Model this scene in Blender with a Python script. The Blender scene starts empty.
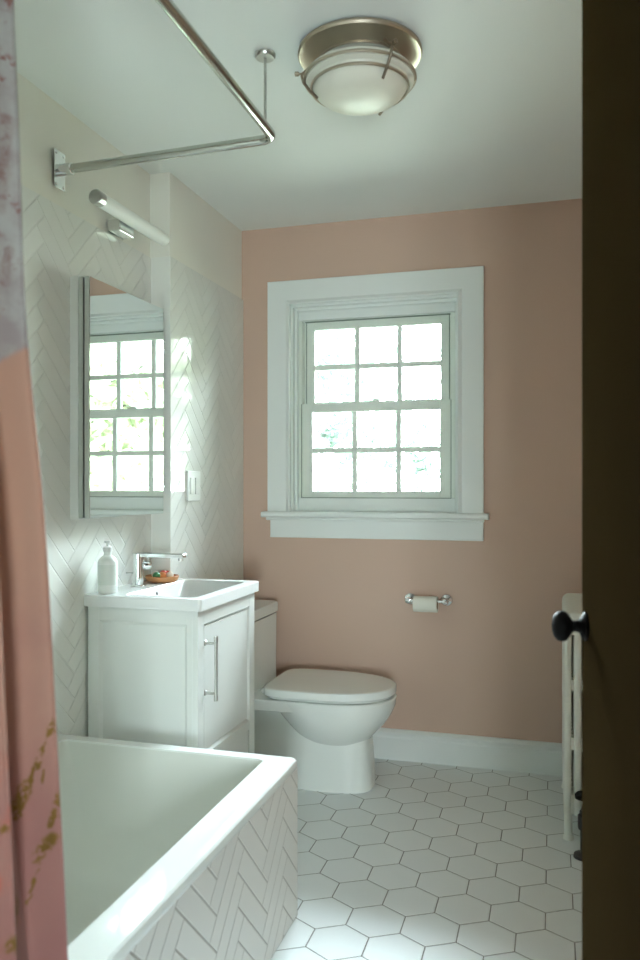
import bpy, bmesh, math, random
from mathutils import Vector, Matrix
PI = math.pi
scn = bpy.context.scene
COL = scn.collection
random.seed(7)

# ------------------------------------------------------------------ materials
def newmat(name):
    m = bpy.data.materials.new(name); m.use_nodes = True
    nt = m.node_tree
    return m, nt, nt.nodes['Principled BSDF']

def simple(name, col, rough=.5, metal=0., noise=0., nscale=8., bump=0., bscale=60., coat=0., spec=None):
    m, nt, b = newmat(name)
    b.inputs['Base Color'].default_value = (*col, 1)
    b.inputs['Roughness'].default_value = rough
    b.inputs['Metallic'].default_value = metal
    b.inputs['Coat Weight'].default_value = coat
    if spec is not None: b.inputs['Specular IOR Level'].default_value = spec
    geo = nt.nodes.new('ShaderNodeNewGeometry')
    if noise:
        n = nt.nodes.new('ShaderNodeTexNoise'); n.inputs['Scale'].default_value = nscale
        n.inputs['Detail'].default_value = 5
        nt.links.new(geo.outputs['Position'], n.inputs['Vector'])
        mx = nt.nodes.new('ShaderNodeMix'); mx.data_type = 'RGBA'
        mx.inputs[6].default_value = (*[c*(1-noise) for c in col], 1)
        mx.inputs[7].default_value = (*[min(1, c*(1+noise)) for c in col], 1)
        nt.links.new(n.outputs['Fac'], mx.inputs[0])
        nt.links.new(mx.outputs[2], b.inputs['Base Color'])
    if bump:
        n = nt.nodes.new('ShaderNodeTexNoise'); n.inputs['Scale'].default_value = bscale
        n.inputs['Detail'].default_value = 4
        nt.links.new(geo.outputs['Position'], n.inputs['Vector'])
        bp = nt.nodes.new('ShaderNodeBump'); bp.inputs['Strength'].default_value = bump
        bp.inputs['Distance'].default_value = .002
        nt.links.new(n.outputs['Fac'], bp.inputs['Height'])
        nt.links.new(bp.outputs['Normal'], b.inputs['Normal'])
    return m

class NG:
    """tiny helper for math node graphs"""
    def __init__(s, nt): s.nt = nt
    def m(s, op, a, b=None, c=None):
        n = s.nt.nodes.new('ShaderNodeMath'); n.operation = op
        for i, v in enumerate((a, b, c)):
            if v is None: continue
            if isinstance(v, (int, float)): n.inputs[i].default_value = v
            else: s.nt.links.new(v, n.inputs[i])
        return n.outputs[0]
    def mix(s, f, a, b):
        n = s.nt.nodes.new('ShaderNodeMix'); n.data_type = 'RGBA'
        for i, v in ((0, f), (6, a), (7, b)):
            if isinstance(v, (int, float)): n.inputs[i].default_value = v
            elif isinstance(v, tuple): n.inputs[i].default_value = (*v, 1)
            else: s.nt.links.new(v, n.inputs[i])
        return n.outputs[2]
    def smooth(s, v, lo, hi):
        n = s.nt.nodes.new('ShaderNodeMapRange'); n.interpolation_type = 'SMOOTHSTEP'
        s.nt.links.new(v, n.inputs[0]); n.inputs[1].default_value = lo; n.inputs[2].default_value = hi
        return n.outputs[0]
    def noise(s, vec, scale, detail=3, rough=.5):
        n = s.nt.nodes.new('ShaderNodeTexNoise'); n.inputs['Scale'].default_value = scale
        n.inputs['Detail'].default_value = detail; n.inputs['Roughness'].default_value = rough
        if vec is not None: s.nt.links.new(vec, n.inputs['Vector'])
        return n.outputs['Fac']

def xyz(nt):
    g = nt.nodes.new('ShaderNodeNewGeometry'); sp = nt.nodes.new('ShaderNodeSeparateXYZ')
    nt.links.new(g.outputs['Position'], sp.inputs[0])
    return g.outputs['Position'], sp.outputs[0], sp.outputs[1], sp.outputs[2]

def herringbone(name, col, grout, ycorner, zcorner, W=.0575, gw=.0012, rough=.05, bumpd=.0025, xoff=0., tilt=.07):
    m, nt, b = newmat(name); g = NG(nt)
    pos, X, Y, Z = xyz(nt)
    r2 = math.sqrt(2)
    u = g.m('ADD', g.m('ADD', X, Y), -xoff - (ycorner - 3*W/r2))
    v = g.m('SUBTRACT', Z, zcorner + 3*W/r2)
    A = g.m('MULTIPLY', g.m('ADD', u, v), 1/(r2*W))
    B = g.m('MULTIPLY', g.m('SUBTRACT', v, u), 1/(r2*W))
    i = g.m('FLOOR', A); j = g.m('FLOOR', B)
    fa = g.m('SUBTRACT', A, i); fb = g.m('SUBTRACT', B, j)
    mm = g.m('FLOORED_MODULO', g.m('SUBTRACT', i, j), 8)
    mm = g.m('FLOORED_MODULO', g.m('ROUND', mm), 8)
    hor = g.m('LESS_THAN', mm, 3.5)
    # along/across coordinate of the tile
    al_h = g.m('ADD', mm, fa)
    al_v = g.m('ADD', g.m('SUBTRACT', 7, mm), fb)
    al = g.m('ADD', g.m('MULTIPLY', hor, al_h), g.m('MULTIPLY', g.m('SUBTRACT', 1, hor), al_v))
    ac = g.m('ADD', g.m('MULTIPLY', hor, fb), g.m('MULTIPLY', g.m('SUBTRACT', 1, hor), fa))
    e1 = g.m('MINIMUM', al, g.m('SUBTRACT', 4, al))
    e2 = g.m('MINIMUM', ac, g.m('SUBTRACT', 1, ac))
    e = g.m('MULTIPLY', g.m('MINIMUM', e1, e2), W)
    # tile id for a tiny individual tilt
    idx = g.m('SUBTRACT', i, g.m('MULTIPLY', hor, mm))
    idy = g.m('SUBTRACT', j, g.m('MULTIPLY', g.m('SUBTRACT', 1, hor), g.m('SUBTRACT', 7, mm)))
    cmb = nt.nodes.new('ShaderNodeCombineXYZ'); nt.links.new(idx, cmb.inputs[0]); nt.links.new(idy, cmb.inputs[1])
    wn = nt.nodes.new('ShaderNodeTexWhiteNoise'); wn.noise_dimensions = '3D'
    nt.links.new(cmb.outputs[0], wn.inputs['Vector'])
    sc = nt.nodes.new('ShaderNodeSeparateColor'); nt.links.new(wn.outputs['Color'], sc.inputs[0])
    t1 = g.m('MULTIPLY', g.m('SUBTRACT', sc.outputs[0], .5), g.m('SUBTRACT', ac, .5))
    t2 = g.m('MULTIPLY', g.m('SUBTRACT', sc.outputs[1], .5), g.m('SUBTRACT', al, 2))
    tl = g.m('MULTIPLY', g.m('ADD', t1, t2), tilt)
    edge = g.smooth(e, gw, gw + .0022)
    waves = g.m('MULTIPLY', g.noise(pos, 9, 2), .12)
    h = g.m('ADD', g.m('ADD', edge, tl), waves)
    bp = nt.nodes.new('ShaderNodeBump'); bp.inputs['Strength'].default_value = .8
    bp.inputs['Distance'].default_value = bumpd
    nt.links.new(h, bp.inputs['Height']); nt.links.new(bp.outputs['Normal'], b.inputs['Normal'])
    inm = g.smooth(e, gw*.8, gw*1.2)
    val = g.m('ADD', .97, g.m('MULTIPLY', sc.outputs[2], .05))
    c2 = nt.nodes.new('ShaderNodeHueSaturation'); nt.links.new(val, c2.inputs['Value'])
    c2.inputs['Color'].default_value = (*col, 1)
    nt.links.new(g.mix(inm, grout, c2.outputs[0]), b.inputs['Base Color'])
    rg = nt.nodes.new('ShaderNodeMapRange'); nt.links.new(inm, rg.inputs[0])
    rg.inputs[3].default_value = .8; rg.inputs[4].default_value = .5
    nt.links.new(rg.outputs[0], b.inputs['Roughness'])
    b.inputs['Specular IOR Level'].default_value = .15; nt.links.new(g.m('MULTIPLY', inm, .60), b.inputs['Coat Weight']); b.inputs['Coat Roughness'].default_value = rough
    nt.links.new(bp.outputs['Normal'], b.inputs['Coat Normal'])
    return m

def hexfloor(name, w=.1555, cx=-.2537+.07775, cy=2.8222-.0449):
    m, nt, b = newmat(name); g = NG(nt)
    pos, X, Y, Z = xyz(nt)
    ry = w*math.sqrt(3)
    def cell(ox, oy):
        a = g.m('SUBTRACT', g.m('FLOORED_MODULO', g.m('ADD', X, -cx + w/2 + ox), w), w/2)
        c = g.m('SUBTRACT', g.m('FLOORED_MODULO', g.m('ADD', Y, -cy + ry/2 + oy), ry), ry/2)
        ax = g.m('ABSOLUTE', a); ay = g.m('ABSOLUTE', c)
        hd = g.m('MAXIMUM', ax, g.m('ADD', g.m('MULTIPLY', ax, .5), g.m('MULTIPLY', ay, math.sqrt(3)/2)))
        return a, c, hd
    a1, c1, h1 = cell(0, 0); a2, c2, h2 = cell(w/2, ry/2)
    hd = g.m('MINIMUM', h1, h2)
    sel = g.m('LESS_THAN', h1, h2)
    lx = g.m('ADD', g.m('MULTIPLY', sel, a1), g.m('MULTIPLY', g.m('SUBTRACT', 1, sel), a2))
    ly = g.m('ADD', g.m('MULTIPLY', sel, c1), g.m('MULTIPLY', g.m('SUBTRACT', 1, sel), c2))
    ix = g.m('ROUND', g.m('MULTIPLY', g.m('SUBTRACT', X, lx), 100)); iy = g.m('ROUND', g.m('MULTIPLY', g.m('SUBTRACT', Y, ly), 100))
    cmb = nt.nodes.new('ShaderNodeCombineXYZ'); nt.links.new(ix, cmb.inputs[0]); nt.links.new(iy, cmb.inputs[1])
    wn = nt.nodes.new('ShaderNodeTexWhiteNoise'); nt.links.new(cmb.outputs[0], wn.inputs['Vector'])
    sc = nt.nodes.new('ShaderNodeSeparateColor'); nt.links.new(wn.outputs['Color'], sc.inputs[0])
    e = g.m('SUBTRACT', w/2, hd)
    inm = g.smooth(e, .0009, .0018)
    edge = g.smooth(e, .001, .004)
    tl = g.m('MULTIPLY', g.m('ADD', g.m('MULTIPLY', lx, g.m('SUBTRACT', sc.outputs[0], .5)), g.m('MULTIPLY', ly, g.m('SUBTRACT', sc.outputs[1], .5))), 3.)
    h = g.m('ADD', g.m('ADD', edge, tl), g.m('MULTIPLY', g.noise(pos, 14, 3), .2))
    bp = nt.nodes.new('ShaderNodeBump'); bp.inputs['Strength'].default_value = .5; bp.inputs['Distance'].default_value = .002
    nt.links.new(h, bp.inputs['Height']); nt.links.new(bp.outputs['Normal'], b.inputs['Normal'])
    hs = nt.nodes.new('ShaderNodeHueSaturation'); hs.inputs['Color'].default_value = (.75, .79, .79, 1)
    nt.links.new(g.m('ADD', .97, g.m('MULTIPLY', sc.outputs[2], .05)), hs.inputs['Value'])
    nt.links.new(g.mix(inm, (.16, .16, .14), hs.outputs[0]), b.inputs['Base Color'])
    rg = nt.nodes.new('ShaderNodeMapRange'); nt.links.new(inm, rg.inputs[0])
    rg.inputs[3].default_value = .9; rg.inputs[4].default_value = .42
    nt.links.new(rg.outputs[0], b.inputs['Roughness'])
    return m

def curtain_mat():
    m, nt, b = newmat('printed_curtain_fabric'); g = NG(nt)
    pos, X, Y, Z = xyz(nt)
    n1 = g.noise(pos, 7, 4, .6); n2 = g.noise(pos, 16, 5, .6); n3 = g.noise(pos, 120, 3, .6); n4 = g.noise(pos, 40, 4, .7)
    # dusty pink field turning rose low down
    lowf = g.smooth(g.m('ADD', Z, g.m('MULTIPLY', g.m('SUBTRACT', n1, .5), .5)), .55, 1.25)
    pink = g.mix(lowf, (.42, .19, .17), (.56, .325, .235))
    redf = g.m('MULTIPLY', g.smooth(n2, .50, .72), g.m('SUBTRACT', 1, g.smooth(Y, .93, .965)))
    pink = g.mix(g.m('MULTIPLY', redf, .8), pink, (.62, .15, .09))
    # white marble field above
    vein = g.m('ABSOLUTE', g.m('SUBTRACT', n1, .5))
    grey = g.mix(g.smooth(n2, .35, .7), (.52, .50, .47), (.40, .33, .32))
    rust = g.m('MULTIPLY', g.m('SUBTRACT', 1, g.smooth(vein, .0, .07)), g.smooth(n4, .50, .60))
    marble = g.mix(rust, grey, (.30, .12, .10))
    bound = g.m('ADD', g.m('ADD', Z, g.m('MULTIPLY', g.m('SUBTRACT', Y, 1.0), -.5)), g.m('MULTIPLY', g.m('SUBTRACT', n1, .5), .06))
    c = g.mix(g.smooth(bound, 1.428, 1.440), pink, marble)
    # gold flake veins: distance to slanted lines in the (Y, Z) sheet
    def seg(y0, z0, y1, z1, wdt):
        L2 = (y1-y0)**2 + (z1-z0)**2
        t = g.m('ADD', g.m('MULTIPLY', g.m('SUBTRACT', Y, y0), (y1-y0)/L2), g.m('MULTIPLY', g.m('SUBTRACT', Z, z0), (z1-z0)/L2))
        t = g.m('MAXIMUM', 0, g.m('MINIMUM', 1, t))
        dy = g.m('SUBTRACT', Y, g.m('ADD', y0, g.m('MULTIPLY', t, y1-y0)))
        dz = g.m('SUBTRACT', Z, g.m('ADD', z0, g.m('MULTIPLY', t, z1-z0)))
        d = g.m('SQRT', g.m('ADD', g.m('MULTIPLY', dy, dy), g.m('MULTIPLY', dz, dz)))
        return g.m('SUBTRACT', 1, g.smooth(g.m('ADD', d, g.m('MULTIPLY', g.m('SUBTRACT', n4, .5), .02)), wdt*.4, wdt))
    veins = None
    for s in ((1.012, .905, .990, .850, .0035), (.990, .850, .970, .810, .006), (.972, .822, .956, .785, .011), (.995, .835, .990, .81, .003),
              (1.012, .800, .998, .755, .005), (.996, .735, .976, .718, .014), (.975, .70, .955, .66, .003),
              (.925, .68, .895, .64, .012), (.91, .80, .89, .79, .006), (.83, .95, .80, .90, .01)):
        v = seg(*s); veins = v if veins is None else g.m('MAXIMUM', veins, v)
    rv = None
    for q in ((1.018, 1.80, 1.004, 1.66, .012), (1.014, 1.60, 1.006, 1.55, .009), (1.000, 1.91, .990, 1.86, .009), (.995, 1.72, .985, 1.66, .007)):
        v = seg(*q); rv = v if rv is None else g.m('MAXIMUM', rv, v)
    c = g.mix(g.m('MULTIPLY', rv, g.m('ADD', .22, g.m('MULTIPLY', g.smooth(n4, .4, .62), .45))), c, (.26, .10, .08))
    fl = g.m('MULTIPLY', veins, g.smooth(n3, .42, .50))
    c = g.mix(fl, c, (.30, .17, .04))
    nt.links.new(c, b.inputs['Base Color'])
    nt.links.new(g.m('MULTIPLY', fl, .6), b.inputs['Metallic'])
    b.inputs['Roughness'].default_value = .75
    b.inputs['Sheen Weight'].default_value = .15
    # light passes a little through the cloth
    tr = nt.nodes.new('ShaderNodeBsdfTranslucent'); nt.links.new(c, tr.inputs[0])
    mx = nt.nodes.new('ShaderNodeMixShader'); mx.inputs[0].default_value = .3
    nt.links.new(b.outputs[0], mx.inputs[1]); nt.links.new(tr.outputs[0], mx.inputs[2])
    nt.links.new(mx.outputs[0], nt.nodes['Material Output'].inputs[0])
    return m

def glassmat():
    m = bpy.data.materials.new('window_glass'); m.use_nodes = True; nt = m.node_tree
    nt.nodes.clear()
    o = nt.nodes.new('ShaderNodeOutputMaterial'); t = nt.nodes.new('ShaderNodeBsdfTransparent')
    t.inputs[0].default_value = (.97, 1, .98, 1)
    gl = nt.nodes.new('ShaderNodeBsdfGlossy'); gl.inputs['Roughness'].default_value = .0
    fr = nt.nodes.new('ShaderNodeFresnel'); fr.inputs[0].default_value = 1.45
    mx = nt.nodes.new('ShaderNodeMixShader')
    nt.links.new(fr.outputs[0], mx.inputs[0]); nt.links.new(t.outputs[0], mx.inputs[1]); nt.links.new(gl.outputs[0], mx.inputs[2])
    nt.links.new(mx.outputs[0], o.inputs[0])
    return m

def leafmat(name, col):
    m, nt, b = newmat(name); g = NG(nt)
    pos, X, Y, Z = xyz(nt)
    c = g.mix(g.noise(pos, 1.2, 3), tuple(x*.7 for x in col), tuple(min(1, x*1.4) for x in col))
    nt.links.new(c, b.inputs['Base Color']); b.inputs['Roughness'].default_value = .8; b.inputs['Specular IOR Level'].default_value = 0
    tr = nt.nodes.new('ShaderNodeBsdfTranslucent'); nt.links.new(c, tr.inputs[0])
    mx = nt.nodes.new('ShaderNodeMixShader'); mx.inputs[0].default_value = .4
    nt.links.new(b.outputs[0], mx.inputs[1]); nt.links.new(tr.outputs[0], mx.inputs[2])
    nt.links.new(mx.outputs[0], nt.nodes['Material Output'].inputs[0])
    return m

M = dict(
    tile=herringbone('white_herringbone_tile', (.80, .81, .77), (.76, .77, .73), 2.099, 1.640, xoff=-1.518),
    tile_far=herringbone('white_herringbone_tile_far', (.78, .79, .75), (.72, .73, .69), 2.950, 1.8, xoff=-1.433),
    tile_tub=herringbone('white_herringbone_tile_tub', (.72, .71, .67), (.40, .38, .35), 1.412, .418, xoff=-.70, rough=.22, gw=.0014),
    jut=simple('smooth_white_trim_tile', (.78, .79, .74), .5),
    plaster=simple('cream_wall_paint', (.78, .77, .70), .6, noise=.02, nscale=3, bump=.1, bscale=90),
    ceil=simple('white_ceiling_paint', (.77, .80, .78), .7, noise=.02, nscale=2, bump=.1, bscale=80),
    pink=simple('dusty_pink_wall_paint', (.575, .405, .32), .55, noise=.02, nscale=3, bump=.12, bscale=110),
    hexa=hexfloor('white_hexagon_floor_tile'),
    wood_floor=simple('hallway_boards', (.16, .09, .05), .5, noise=.2, nscale=12),
    hall=simple('hallway_paint', (.50, .51, .49), .7, noise=.03),
    trim=simple('white_trim_paint', (.78, .82, .80), .48, noise=.01),
    vinyl=simple('white_vinyl', (.74, .79, .72), .4),
    cab=simple('white_cabinet_lacquer', (.78, .81, .78), .35, noise=.01),
    ceramic=simple('white_ceramic', (.82, .84, .83), .16, coat=.2),
    toilet=simple('white_vitreous_china', (.78, .81, .78), .12, coat=.4),
    tub=simple('white_acrylic', (.80, .83, .80), .10, coat=.6),
    tub_shaded=simple('white_acrylic_shaded', (.66, .68, .63), .45),  # darker copy of the rim acrylic, shade put into the basin colour
    chrome=simple('chrome', (.78, .79, .78), .08, 1.),
    steel=simple('brushed_steel', (.55, .55, .52), .28, 1.),
    nickel=simple('brushed_nickel', (.50, .43, .34), .38, 1., noise=.05, nscale=30),
    nickeld=simple('dark_nickel', (.26, .21, .16), .35, 1.),
    frost=simple('frosted_glass_shade', (.72, .71, .62), .38),
    opal=simple('opal_glass_tube', (.86, .88, .84), .4, spec=.3),
    mirror=simple('mirror_silver', (.86, .90, .88), .0, 1.),
    black=simple('black_enamel', (.008, .007, .007), .5, spec=.10),
    dark=simple('black_iron', (.02, .02, .02), .45),
    door=simple('dark_brown_door_paint', (.036, .0235, .010), .8, noise=.08, nscale=5, bump=.1, bscale=50, spec=.0),
    rad=simple('white_radiator_enamel', (.74, .75, .68), .35, noise=.04, nscale=20),
    paper=simple('toilet_paper', (.80, .80, .72), .9, bump=.3, bscale=300),
    card=simple('cardboard_core', (.35, .25, .16), .9),
    plastic=simple('white_plastic', (.80, .82, .80), .35),
    bottle=simple('milky_bottle', (.86, .90, .87), .3),
    alu=simple('satin_aluminium', (.60, .64, .60), .4, .5), rod=simple('rod_chrome', (.52, .53, .49), .14, 1.),
    wood=simple('light_oak', (.48, .22, .09), .45, noise=.25, nscale=25),
    red=simple('red_glaze', (.60, .08, .05), .35), green=simple('green_glaze', (.05, .25, .10), .35),
    orange=simple('orange_glaze', (.75, .28, .10), .35), cream=simple('cream_glaze', (.80, .74, .64), .35),
    hole=simple('dark_drain', (.03, .03, .03), .5),
    curtain=curtain_mat(), glass=glassmat(),
    leaf=leafmat('pale_green_leaves', (.040, .054, .044)), leaf3=leafmat('yellow_green_leaves', (.46, .50, .38)), leaf2=leafmat('russet_leaves', (.052, .046, .044)),
    bark=simple('grey_bark', (.03, .028, .024), .9, noise=.3), grass=simple('lawn_grass', (.44, .46, .36), .9, noise=.25, nscale=3),
)

# ------------------------------------------------------------------ mesh helpers
def bm_box(bm, x0, x1, y0, y1, z0, z1):
    r = bmesh.ops.create_cube(bm, size=1)
    bmesh.ops.transform(bm, matrix=Matrix.Translation(((x0+x1)/2, (y0+y1)/2, (z0+z1)/2)) @ Matrix.Diagonal((abs(x1-x0), abs(y1-y0), abs(z1-z0), 1)), verts=r['verts'])
    return r['verts']

def bm_loft(bm, rings, cap0=True, cap1=True, closed=False):
    vs = [[bm.verts.new(p) for p in r] for r in rings]
    n = len(vs[0])
    pairs = list(zip(vs[:-1], vs[1:]))
    if closed: pairs.append((vs[-1], vs[0]))
    for a, b in pairs:
        for k in range(n):
            bm.faces.new((a[k], a[(k+1) % n], b[(k+1) % n], b[k]))
    if not closed:
        if cap0: bm.faces.new(list(reversed(vs[0])))
        if cap1: bm.faces.new(vs[-1])
    return vs

def bm_lathe(bm, prof, c=(0, 0, 0), axis=(0, 0, 1), n=32):
    q = Vector((0, 0, 1)).rotation_difference(Vector(axis).normalized())
    rings = []
    for r, z in prof:
        r = max(r, .00005)
        rings.append([Vector(c) + q @ Vector((r*math.cos(2*PI*k/n), r*math.sin(2*PI*k/n), z)) for k in range(n)])
    bm_loft(bm, rings)

def fillet(pts, rad, n=8):
    pts = [Vector(p) for p in pts]; out = [pts[0]]
    for a, b, c in zip(pts[:-2], pts[1:-1], pts[2:]):
        u = (a-b).normalized(); v = (c-b).normalized()
        ang = u.angle(v); d = min(rad/math.tan(ang/2), (a-b).length*.49, (c-b).length*.49)
        p0 = b+u*d; p1 = b+v*d
        for k in range(n+1):
            t = k/n; out.append((1-t)**2*p0 + 2*t*(1-t)*b + t*t*p1)
    out.append(pts[-1]); return out

def bm_tube(bm, pts, r, n=14):
    pts = [Vector(p) for p in pts]
    rr = r if isinstance(r, (list, tuple)) else [r]*len(pts)
    t0 = (pts[1]-pts[0]).normalized()
    ref = Vector((0, 0, 1)) if abs(t0.z) < .9 else Vector((1, 0, 0))
    u = t0.cross(ref).normalized(); rings = []
    for i, p in enumerate(pts):
        t = (pts[min(i+1, len(pts)-1)] - pts[max(i-1, 0)]).normalized()
        u = (u - t*u.dot(t)).normalized(); v = t.cross(u)
        rings.append([p + rr[i]*(u*math.cos(2*PI*k/n) + v*math.sin(2*PI*k/n)) for k in range(n)])
    bm_loft(bm, rings)

def rrect(x0, x1, y0, y1, r, z, n=6):
    """rounded rectangle ring in the XY plane; r may be one radius or four (++ -+ -- +-)"""
    rs = r if isinstance(r, (list, tuple)) else [r]*4
    pts = []
    for (cx, cy, a0), q in zip(((x1, y1, 0), (x0, y1, 90), (x0, y0, 180), (x1, y0, 270)), rs):
        sx = -1 if cx == x1 else 1; sy = -1 if cy == y1 else 1
        for k in range(n+1):
            a = math.radians(a0 + 90*k/n)
            pts.append((cx + sx*q + q*math.cos(a), cy + sy*q + q*math.sin(a), z))
    return pts

def finish(name, bm, mat, parent=None, bevel=0., smooth=False, sub=0, seg=2, origin=None):
    bmesh.ops.recalc_face_normals(bm, faces=bm.faces)
    me = bpy.data.meshes.new(name)
    off = Vector((0, 0, 0))
    if parent is not None:
        p = parent
        while p is not None: off += p.location; p = p.parent
    o = bpy.data.objects.new(name, me); COL.objects.link(o)
    if origin is not None:
        o.location = Vector(origin) - off; off = Vector(origin)
    bmesh.ops.translate(bm, verts=bm.verts, vec=-off)
    bm.to_mesh(me); bm.free()
    me.materials.append(mat)
    if parent is not None: o.parent = parent
    if bevel:
        b = o.modifiers.new('bevel', 'BEVEL'); b.width = bevel; b.segments = seg; b.limit_method = 'ANGLE'
        b.angle_limit = math.radians(40); b.harden_normals = False
    if sub:
        s = o.modifiers.new('sub', 'SUBSURF'); s.levels = sub; s.render_levels = sub
    if smooth or bevel:
        for f in me.polygons: f.use_smooth = True
        try: me.set_sharp_from_angle(angle=math.radians(35 if not sub else 70))
        except Exception: pass
        if not sub:
            wn = o.modifiers.new('weighted', 'WEIGHTED_NORMAL'); wn.weight = 60; wn.keep_sharp = True
    return o

def box(name, mat, x0, x1, y0, y1, z0, z1, parent=None, bevel=0.):
    bm = bmesh.new(); bm_box(bm, x0, x1, y0, y1, z0, z1); return finish(name, bm, mat, parent, bevel)
def boxes(name, mat, lst, parent=None, bevel=0.):
    bm = bmesh.new()
    for b in lst: bm_box(bm, *b)
    return finish(name, bm, mat, parent, bevel)
def lathe(name, mat, prof, c, axis=(0, 0, 1), parent=None, n=32):
    bm = bmesh.new(); bm_lathe(bm, prof, c, axis, n); return finish(name, bm, mat, parent, smooth=True)
def tube(name, mat, pts, r, parent=None, n=14):
    bm = bmesh.new(); bm_tube(bm, pts, r, n); return finish(name, bm, mat, parent, smooth=True)
def extrude_profile(bm, prof, p0, p1, out, up=(0, 0, 1)):
    """2D profile (out distance, height) swept from p0 to p1"""
    o = Vector(out); u = Vector(up)
    bm_loft(bm, [[Vector(p) + o*a + u*b for a, b in prof] for p in (p0, p1)])

def thing(name, label, cat, loc, group=None):
    o = bpy.data.objects.new(name, None); COL.objects.link(o); o.location = loc
    o.empty_display_size = .1
    o['label'] = label; o['category'] = cat
    if group: o['group'] = group
    return o
def tag(o, label, cat, group=None, kind=None):
    o['label'] = label; o['category'] = cat
    if group: o['group'] = group
    if kind: o['kind'] = kind
    return o
def struct(o, label, cat):
    o['kind'] = 'structure'; o['label'] = label; o['category'] = cat; return o

# ------------------------------------------------------------------ the room
XN, XF, YB, CEIL = -1.518, -1.433, 3.589, 2.477      # near/far left tile planes, back wall, ceiling
YJ, ZT, XR = 2.825, 2.144, .30
YE0, YE1 = .53, .66                                   # entry wall
struct(box('floor', M['hexa'], XN-.15, XR+.15, YE1-.06, YB+.16, -.12, 0), 'white hexagon tile floor with dark grout', 'floor')
struct(box('floor_hallway', M['wood_floor'], -2.2, 1.2, -1.6, YE1-.06, -.12, -.004), 'dark board floor of the hallway before the bathroom', 'floor')
struct(box('ceiling', M['ceil'], -2.2, 1.2, -1.6, YB+.16, CEIL, CEIL+.14), 'smooth white painted ceiling', 'ceiling')

wl = struct(boxes('wall_left', M['plaster'], [
    (XN-.16, XN-.009, YE0, YJ+.01, 0, CEIL), (XN-.16, XF-.009, YJ+.009, YB+.16, 0, CEIL)]), 'cream painted left wall with a step beside the vanity', 'wall')
box('herringbone_tile', M['tile'], XN-.010, XN, YE1, YJ+.002, 0, ZT, wl)
boxes('herringbone_tile', M['tile_far'], [(XF-.010, XF, YJ+.0002, YB-.0005, 0, ZT)], wl, .001)
box('tile_trim', M['jut'], XN-.002, XF-.0003, YJ-.0005, YJ+.0095, 0, ZT, wl, .001)

# back wall with the window opening
OX0, OX1, OZ0, OZ1 = -1.196, -.399, 1.120, 2.105
struct(boxes('wall_back', M['pink'], [
    (XF-.009, OX0, YB, YB+.15, 0, CEIL), (OX1, XR+.15, YB, YB+.15, 0, CEIL),
    (OX0, OX1, YB, YB+.15, 0, OZ0), (OX0, OX1, YB, YB+.15, OZ1, CEIL)]), 'dusty pink painted back wall holding the window', 'wall')
struct(box('wall_right', M['pink'], XR, XR+.15, YE0, YB+.0, 0, CEIL), 'pink painted right wall behind the radiator', 'wall')
# entry wall with the doorway the camera looks through
struct(boxes('wall_entry', M['pink'], [
    (XN-.009, -.66, YE0, YE1, 0, CEIL), (.17, XR, YE0, YE1, 0, CEIL), (-.66, .17, YE0, YE1, 2.235, CEIL)]), 'wall around the doorway into the bathroom', 'wall')
box('alcove_tile', M['tile'], XN, -.68, YE1+.0005, YE1+.0102, 0, ZT, [o for o in COL.objects if o.name.startswith('wall_entry')][0])
struct(boxes('trim_1', M['trim'], [(-.66, -.64, YE0-.01, YE1+.01, 0, 2.215), (.15, .17, YE0-.01, YE1+.01, 0, 2.215), (-.66, .17, YE0-.01, YE1+.01, 2.215, 2.235)], None, .003), 'white jamb lining the doorway', 'trim')
struct(box('wall_hallway_left', M['hall'], -2.2, -2.1, -1.6, YE0, 0, CEIL), 'left wall of the hallway', 'wall')
struct(box('wall_hallway_right', M['hall'], 1.1, 1.2, -1.6, YE0, 0, CEIL), 'right wall of the hallway', 'wall')
HX0, HX1, HZ0, HZ1 = .30, .80, .55, 1.30     # unseen hallway window, added behind the camera to fill vanity and tub
struct(boxes('wall_hallway_back', M['hall'], [(-2.1, HX0, -1.6, -1.5, 0, CEIL), (HX1, 1.1, -1.6, -1.5, 0, CEIL), (HX0, HX1, -1.6, -1.5, 0, HZ0), (HX0, HX1, -1.6, -1.5, HZ1, CEIL)]), 'back wall of the hallway, opened for an added fill light window', 'wall')
w2 = struct(boxes('added_fill_window', M['trim'], [(HX0, HX0+.05, -1.58, -1.53, HZ0, HZ1), (HX1-.05, HX1, -1.58, -1.53, HZ0, HZ1), (HX0, HX1, -1.58, -1.53, HZ0, HZ0+.05), (HX0, HX1, -1.58, -1.53, HZ1-.05, HZ1), (.53, .57, -1.58, -1.53, HZ0, HZ1)], None, .003), 'white hallway window added behind the viewpoint for fill light', 'window')
box('pane', M['glass'], HX0+.04, HX1-.04, -1.556, -1.553, HZ0+.04, HZ1-.04, w2)
struct(boxes('wall_hallway_front', M['hall'], [(-2.1, XN-.009, YE0-.001, YE0+.1, 0, CEIL), (XR, 1.1, YE0-.001, YE0+.1, 0, CEIL)]), 'hallway wall beside the bathroom', 'wall')

# baseboards
bprof = [(0, 0), (.016, 0), (.016, .098), (.013, .104), (.013, .112), (.019, .116), (.020, .124), (.014, .130), (.008, .136), (0, .138)]
bm = bmesh.new(); extrude_profile(bm, bprof, (XF, YB, 0), (XR, YB, 0), (0, -1, 0))
struct(finish('baseboard_back', bm, M['trim']), 'tall white baseboard with moulded top under the pink wall', 'baseboard')
bm = bmesh.new(); extrude_profile(bm, bprof, (XR, YE1, 0), (XR, YB-.02, 0), (-1, 0, 0))
struct(finish('baseboard_right', bm, M['trim']), 'white baseboard along the right wall', 'baseboard')

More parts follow.
